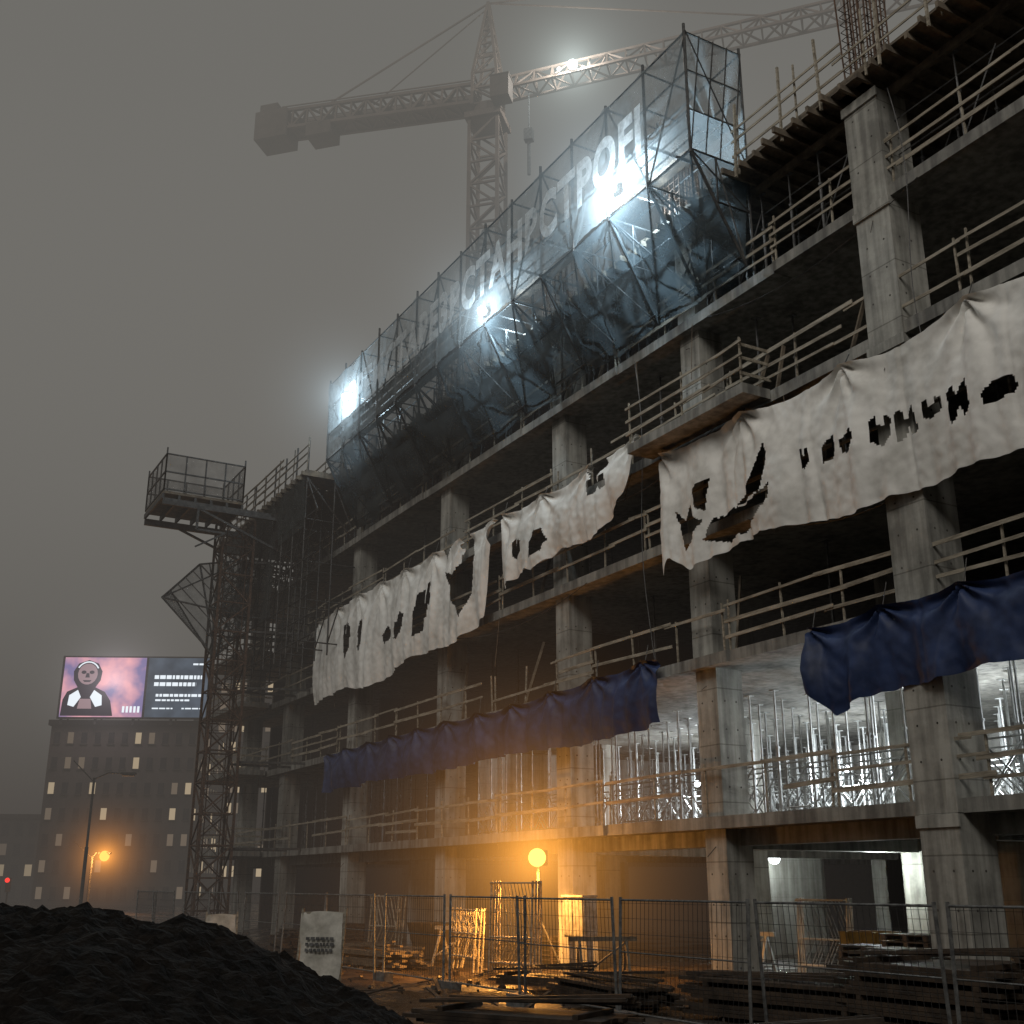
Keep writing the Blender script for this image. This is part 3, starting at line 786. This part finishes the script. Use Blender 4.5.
def screen(name,ca,cb,st,scale,hi=.62):
    m=bpy.data.materials.new(name); m.use_nodes=True; nt=m.node_tree; nt.nodes.clear(); L=nt.links
    tc=nn(nt,'ShaderNodeTexCoord'); n=nn(nt,'ShaderNodeTexNoise'); n.inputs['Scale'].default_value=scale; n.inputs['Detail'].default_value=3
    L.new(tc.outputs['Object'],n.inputs['Vector']); r=nn(nt,'ShaderNodeValToRGB'); r.color_ramp.elements[0].position=.38; r.color_ramp.elements[1].position=hi
    r.color_ramp.elements[0].color=(*ca,1); r.color_ramp.elements[1].color=(*cb,1); L.new(n.outputs[0],r.inputs[0])
    e=nn(nt,'ShaderNodeEmission'); L.new(r.outputs[0],e.inputs[0]); e.inputs[1].default_value=st
    o=nn(nt,'ShaderNodeOutputMaterial'); L.new(e.outputs[0],o.inputs[0]); nosample(m); return m
b2.obj('screen_picture',screen('led_picture',(.22,.18,.38),(1,.46,.50),2.0,.3,.62),BBP)
b3=MB(); b3.box(1.3,8.1,.05,.19,20.1,26.8); b3.obj('screen_text',screen('led_text_bg',(.06,.09,.13),(.14,.19,.26),1.1,.3),BBP)
ink=MB(); wh_=MB(); md_=MB()
def disc(mb,cx,cz,rx,rz,y,n=18,a0=0,a1=2*math.pi): mb.poly([(cx+rx*math.cos(a0+(a1-a0)*i/n),y,cz+rz*math.sin(a0+(a1-a0)*i/n)) for i in range(n+ (0 if a1-a0>6.2 else 1))])
ink.poly([(-8,.03,20.2),(-2.2,.03,20.2),(-2.6,.03,21.9),(-3.3,.03,22.9),(-4.4,.03,23.4),(-3.9,.03,24.2),(-3.8,.03,25.2),(-4.3,.03,26.1),(-5.4,.03,26.5),(-6.5,.03,26.1),(-7.0,.03,25.2),(-6.9,.03,24.2),(-6.4,.03,23.4),(-7.5,.03,22.9),(-7.9,.03,22)])
disc(md_,-5.4,24.9,1.1,1.2,.015)
disc(ink,-5.85,25.1,.28,.2,.0); disc(ink,-4.95,25.1,.28,.2,.0); ink.poly([(-5.55,0,25.0),(-5.25,0,25.0),(-5.15,0,24.5),(-5.65,0,24.5)]); ink.poly([(-5.9,.0,24.2),(-4.9,.0,24.2),(-5.1,.0,24.0),(-5.7,.0,24.0)])
a0,a1=.5,2.6
for i in range(10):
    t=a0+(a1-a0)*i/10; u=a0+(a1-a0)*(i+1)/10
    wh_.quad((-5.4+1.35*math.cos(t),.01,24.9+1.45*math.sin(t)),(-5.4+1.35*math.cos(u),.01,24.9+1.45*math.sin(u)),(-5.4+1.2*math.cos(u),.01,24.9+1.3*math.sin(u)),(-5.4+1.2*math.cos(t),.01,24.9+1.3*math.sin(t)))
wh_.poly([(-7.2,.01,22.5),(-6.3,.01,23.1),(-5.9,.01,22.3),(-6.6,.01,21.2),(-7.3,.01,21.4)]); wh_.poly([(-3.6,.01,22.5),(-4.5,.01,23.1),(-4.9,.01,22.3),(-4.2,.01,21.2),(-3.5,.01,21.4)])
md_.poly([(-6.2,.01,21.0),(-4.6,.01,21.0),(-4.8,.01,22.1),(-6.0,.01,22.1)])
ink.obj('figure_dark',emis('led_dark',(.04,.03,.06),.8),BBP)
md_.obj('figure_face',emis('led_mid',(.75,.5,.55),.9),BBP)
for z,a,b_,hh in ((24.4,2.1,7.4,.42),(23.6,2.1,6.8,.42),(22.4,2.4,7.6,.3),(21.9,2.4,6.2,.2),(21.0,2.1,4.4,.15),(21.0,5.4,7.5,.15),(26.0,6.3,7.6,.2)):
    x=a
    while x<b_: 
        l=R(.25,.7); wh_.box(x,min(b_,x+l),.02,.045,z,z+hh); x+=l+.12
for i in range(5): wh_.box(-1.2+i*.42,-.95+i*.42,.02,.045,20.6,21.3)
wh_.obj('figure_light',emis('led_white',(.85,.93,1),2.4),BBP)
lamp('billboard_glow',(-3.5,-2.5,23.5),1500,(1,.8,.9),1.5,parent=BBP)
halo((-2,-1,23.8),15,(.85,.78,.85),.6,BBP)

def street_lamp(loc,h,rz,arm=2.6,lit=None):
    E=empty('street_lamp',loc,rz); a=MB()
    a.tube((0,0,-.2),(0,0,h*.5),.13,8); a.tube((0,0,h*.5),(0,0,h),.09,8); a.tube((0,0,0),(0,0,.9),.2,8)
    a.tube((0,0,h-.1),(arm*.5,0,h+.35),.05); a.tube((arm*.5,0,h+.35),(arm,0,h+.3),.05)
    a.tube((0,0,h*.97),(-1.6,0,h+1.2),.04)
    a.box(arm-.1,arm+.9,-.2,.2,h+.2,h+.36); a.box(arm,arm+.8,-.15,.15,h+.12,h+.2)
    a.obj('pole',M_steeld,E)
    if lit:
        b_=MB(); b_.ball((arm+.4,0,h+.05),.42); b_.obj('bulb',M_bulbo,E); lamp('sodium',(arm+.4,-.5,h-.2),lit,(1,.45,.12),.2,parent=E)
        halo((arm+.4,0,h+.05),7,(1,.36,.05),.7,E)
    return E
street_lamp(S(-29.5,83),9.4,RZ,2.0)
street_lamp(S(-46,95),8.6,RZ,2.2)
street_lamp(S(-34.3,98),4.4,RZ,.6,lit=2500)
tl=empty('traffic_light',S(-45.5,103)); a=MB(); a.tube((0,0,0),(0,0,2.6),.08); a.box(-.25,.25,-.2,.2,2.2,3.4); a.obj('pole',M_steeld,tl)
a=MB(); a.ball((.27,-.15,3.1),.26); a.ball((-.1,-.25,2.5),.18); a.obj('signal',M_red,tl)
tl=empty('traffic_light',S(-44.2,106)); a=MB(); a.tube((0,0,0),(0,0,2.2),.08); a.box(-.25,.25,-.2,.2,1.6,2.8); a.obj('pole',M_steeld,tl)
a=MB(); a.ball((.27,-.15,2.6),.2); a.obj('signal',M_red,tl)

# ------------------------------------------------------------------ site lamp (sodium)
random.seed(3)
SLm=empty('site_lamp'); a=MB(); a.tube((-28,-1.5,0),(-28,-1.5,2.75),.05); a.box(-28.15,-27.85,-1.5,-1.3,2.7,3.1); a.tube((-28,-1.5,1.4),(-28.6,-1.1,0),.03); a.tube((-28,-1.5,1.4),(-27.4,-1.1,0),.03); a.obj('post',M_steeld,SLm)
a=MB(); a.ball((-27.7,-1.72,2.9),.24,14,9); a.obj('bulb',M_bulbo,SLm)
lamp('sodium',(-27.7,-2.1,2.75),350,(1,.42,.08),.15,parent=SLm)
lamp('sodium_down',(-27.7,-2.1,2.75),3000,(1,.42,.08),.15,parent=SLm,spot=160)
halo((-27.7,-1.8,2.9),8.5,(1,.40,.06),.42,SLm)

# ------------------------------------------------------------------ fence
def fence_panel(x0,x1,y,lean=0,ztop=2.0):
    E=empty('mesh_fence_panel'); a=MB(); m=MB()
    dy=lean
    a.tube((x0,y,-.1),(x0,y+dy,ztop),.028); a.tube((x1,y,-.1),(x1,y+dy,ztop),.028)
    for z in (.15,ztop-.05): a.tube((x0,y+dy*z/ztop,z),(x1,y+dy*z/ztop,z),.02)
    a.tube((x0,y+dy*.5,1.1),(x1,y+dy*.5,1.1),.012,4)
    x=x0+.12
    while x<x1: m.beam((x,y,.15),(x,y+dy,ztop-.05),.006); x+=.12
    z=.15
    while z<ztop-.05: m.beam((x0,y+dy*z/ztop,z),(x1,y+dy*z/ztop,z),.006); z+=.25
    a.box(x0-.35,x0+.35,y-.12,y+.12,-.08,.16)
    a.obj('frame',M_mesh_zinc,E); m.obj('wire',M_steeld,E)
x=-3.5
while x>-50:
    yy=-5.9+R(-.15,.15)-(.0 if x>-24 else (-x-24)*.03)
    fence_panel(x-3.5,x-.12,yy,R(-.12,.12)); x-=3.55

def sign(loc,rz,w_,h,lean):
    E=empty('site_sign',loc,rz); a=MB(); b_=MB(); t=MB()
    n=16
    def f(i,j):
        u=i/n;v=j/n
        return (-w_/2+w_*u+.04*math.sin(v*5),-lean*v+ .05*noise.noise(Vector((u*3,v*3,w_*9))),.1+h*v+.04*math.sin(u*3.1))
    for i in range(n):
        for j in range(n): a.quad(f(i,j),f(i+1,j),f(i+1,j+1),f(i,j+1))
    b_.beam((-w_/2-.02,.04,-.1),(-w_/2-.02,-lean+.04,h+.2),.05); b_.beam((w_/2+.02,.04,-.1),(w_/2+.02,-lean+.04,h+.2),.05); b_.beam((-w_/2,.05-lean,h+.1),(w_/2,.05-lean,h+.1),.05)
    for r,z in enumerate((.62,.54,.46)):
        x=-w_*.33
        while x<w_*.3:
            l=R(.04,.10); zz_=.1+h*z; t.box(x,x+l,-lean*z-.075,-lean*z-.055,zz_,zz_+h*.045); x+=l+.03
    a.obj('sheet',M_sheet,E,smooth=True); b_.obj('frame',M_timber,E); t.obj('lettering',M_steel,E)
M_sheet=noisy('dirty_sheet',(.36,.34,.29),(.7,.67,.6),2,rough=.9,bump=.3)
sign((-25.8,-8.5,0),RZ-.25,1.0,1.5,-.25)
sign((-35.5,-7.9,0),RZ+.3,.85,1.25,-.1)

# ------------------------------------------------------------------ clutter
def timber_stack(loc,rz,l,w_,n,mat,name='timber_stack'):
    E=empty(name,loc,rz); a=MB()
    z=.05
    for k in range(n):
        y=-w_/2
        while y<w_/2:
            bw=R(.1,.22); ll=l*R(.8,1.1); o=R(-.2,.2); a.box(-ll/2+o,ll/2+o,y,y+bw-.012,z,z+.06); y+=bw
        z+=.065
        if k%3==2:
            for xx in (-l*.35,l*.35): a.box(xx-.05,xx+.05,-w_/2,w_/2,z,z+.07)
            z+=.075
    for k in range(5): 
        o=R(-.6,.6); a.beam((-l*.5,R(-.5,.5),z+.04),(l*.5,o,z+R(.04,.3)),.1,.05)
    a.obj('boards',mat,E)
for (x,y,rz,l,w_,n,mt) in ((-16,-3.6,.2,4,1.3,7,M_timberd),(-20.5,-4.3,-.15,3.5,1.2,4,M_timberd),(-13,-3.2,.0,3.2,1.6,12,M_timberd),(-24.0,-3.6,.4,2.6,.9,3,M_timberd),(-33,-4.2,.1,4,1.2,5,M_timberm),(-39,-4.4,-.2,4,1.3,6,M_timberd),(-17.5,-8.0,.5,3.6,1.2,3,M_timberd),(-12.5,-7.6,.9,3.4,1.2,3,M_timberd)):
    timber_stack((x,y,0),rz,l,w_,n,mt)
def frames(loc,rz,n,name='scaffold_frame_stack',w_=1.5,h=1.9,mat=None):
    E=empty(name,loc,rz); a=MB()
    for k in range(n):
        y=k*.12; s=R(-.08,.08)
        a.tube((-w_/2,y,0),(-w_/2+s,y+.1,h),.028); a.tube((w_/2,y,0),(w_/2+s,y+.1,h),.028)
        for z in (.35,.95,h-.05): a.tube((-w_/2,y+.05,z),(w_/2,y+.05,z),.022)
        for i in range(4):
            xx=-w_/2+w_*i/4; a.tube((xx,y+.04,.35),(xx+w_/4,y+.04,.95),.015,4); a.tube((xx+w_/4,y+.04,.95),(xx,y+.06,h-.05),.015,4)
    a.obj('frames',mat or M_timber,E)
frames((-26.6,-3.2,0),.25,4,h=2.3); frames((-29.8,-2.9,0),-.1,3,w_=1.8,h=1.6); frames((-36,-2.6,0),.2,3); frames((-22,2.8,0),.1,3,mat=M_prop)
def trestle(loc,rz,mat):
    E=empty('work_trestle',loc,rz); a=MB()
    for sx_ in (-.55,.55):
        a.beam((sx_,-.4,0),(sx_,0,1.0),.06); a.beam((sx_,.4,0),(sx_,0,1.0),.06); a.beam((sx_,-.28,.3),(sx_,.28,.3),.04)
    a.beam((-.8,0,1.02),(.8,0,1.02),.08,.1); a.beam((-.55,-.3,.25),(.55,0,.95),.04)
    a.obj('legs',mat,E)
trestle((-24.3,2.5,0),.3,M_prop); trestle((-23.6,-2.4,0),1.2,M_timberm); trestle((-31.5,-2.2,0),.4,M_timber)
def skip(loc,rz,mat,name='waste_skip',w_=1.6,d=1.1,h=1.1):
    E=empty(name,loc,rz); a=MB()
    def ring(z,s): return [(-w_/2*s,-d/2*s,z),(w_/2*s,-d/2*s,z),(w_/2*s,d/2*s,z),(-w_/2*s,d/2*s,z)]
    b0=ring(.1,.72);b1_=ring(h,1);b2_=ring(h,.92);b3_=ring(.16,.66)
    for A,Bq in ((b0,b1_),(b1_,b2_),(b2_,b3_)):
        for i in range(4): a.quad(A[i],A[(i+1)%4],Bq[(i+1)%4],Bq[i])
    a.poly(list(reversed(b0))); a.poly(b3_)
    for x in (-w_*.3,0,w_*.3): a.beam((x*.75,-d/2*.74,.12),(x,-d/2*1.02,h),.06)
    a.box(-w_*.3,-w_*.22,-d*.3,d*.3,0,.1); a.box(w_*.22,w_*.3,-d*.3,d*.3,0,.1)
    a.obj('shell',mat,E)
M_yel=noisy('yellow_paint',(.20,.11,.02),(.36,.2,.04),3,rough=.7)
skip((-20.2,2.6,0),.3,M_yel,w_=1.1,d=.9,h=1.2); skip((-33.5,-1.8,0),0,M_timberd,w_=2.2)
def pallet_stack(loc,rz,n,name='pallet_stack'):
    E=empty(name,loc,rz); a=MB(); z=0
    for k in range(n):
        o=R(-.04,.04)
        for x in (-.55,0,.5): a.box(x+o,x+.1+o,-.4,.4,z,z+.09)
        for j in range(6): a.box(-.6+o,.62+o,-.4+j*.14,-.3+j*.14,z+.092,z+.115)
        z+=.13
    a.obj('pallets',M_timberd,E)
for x,y,r,n in ((-15.2,-1.7,.1,9),(-13.6,-1.6,.4,8),(-12,-1.9,-.1,10),(-10.6,-1.5,.2,7),(-17,.6,.0,10),(-18.4,.8,.1,8),(-31,1.0,.2,6),(-41,-1.8,.1,7),(-44,-2.6,.3,5)): pallet_stack((x,y,0),r,n)
rbm=MB()
for i in range(500):
    x=R(-45,-6); y=R(-13,-2); s=R(.03,.16)
    rbm.beam((x,y,gh(x,y)-.03),(x+R(-1,1)*s,y+R(-1,1)*s,gh(x,y)+s*R(.3,.9)),s*R(.5,1),s*R(.3,.8))
for i in range(45):
    x=R(-45,-6); y=R(-10,-2); t=R(0,3.1); l=R(.8,2.2)
    rbm.beam((x,y,.03),(x+l*math.cos(t),y+l*math.sin(t)*.6,R(.03,.3)),.08,.03)
rbm.obj('rubble',M_timberd)
ec=empty('electrical_cabinet',(-26.9,-.9,0)); a=MB(); a.box(-.5,.5,-.2,.2,.9,1.9); a.box(-.52,.52,-.25,.22,1.9,1.95); a.box(-.46,-.02,-.225,-.203,.95,1.85); a.box(.02,.46,-.225,-.203,.95,1.85)
for x in (-.45,.4): a.box(x,x+.05,-.1,.1,0,.9)
a.obj('body',M_steel,ec)
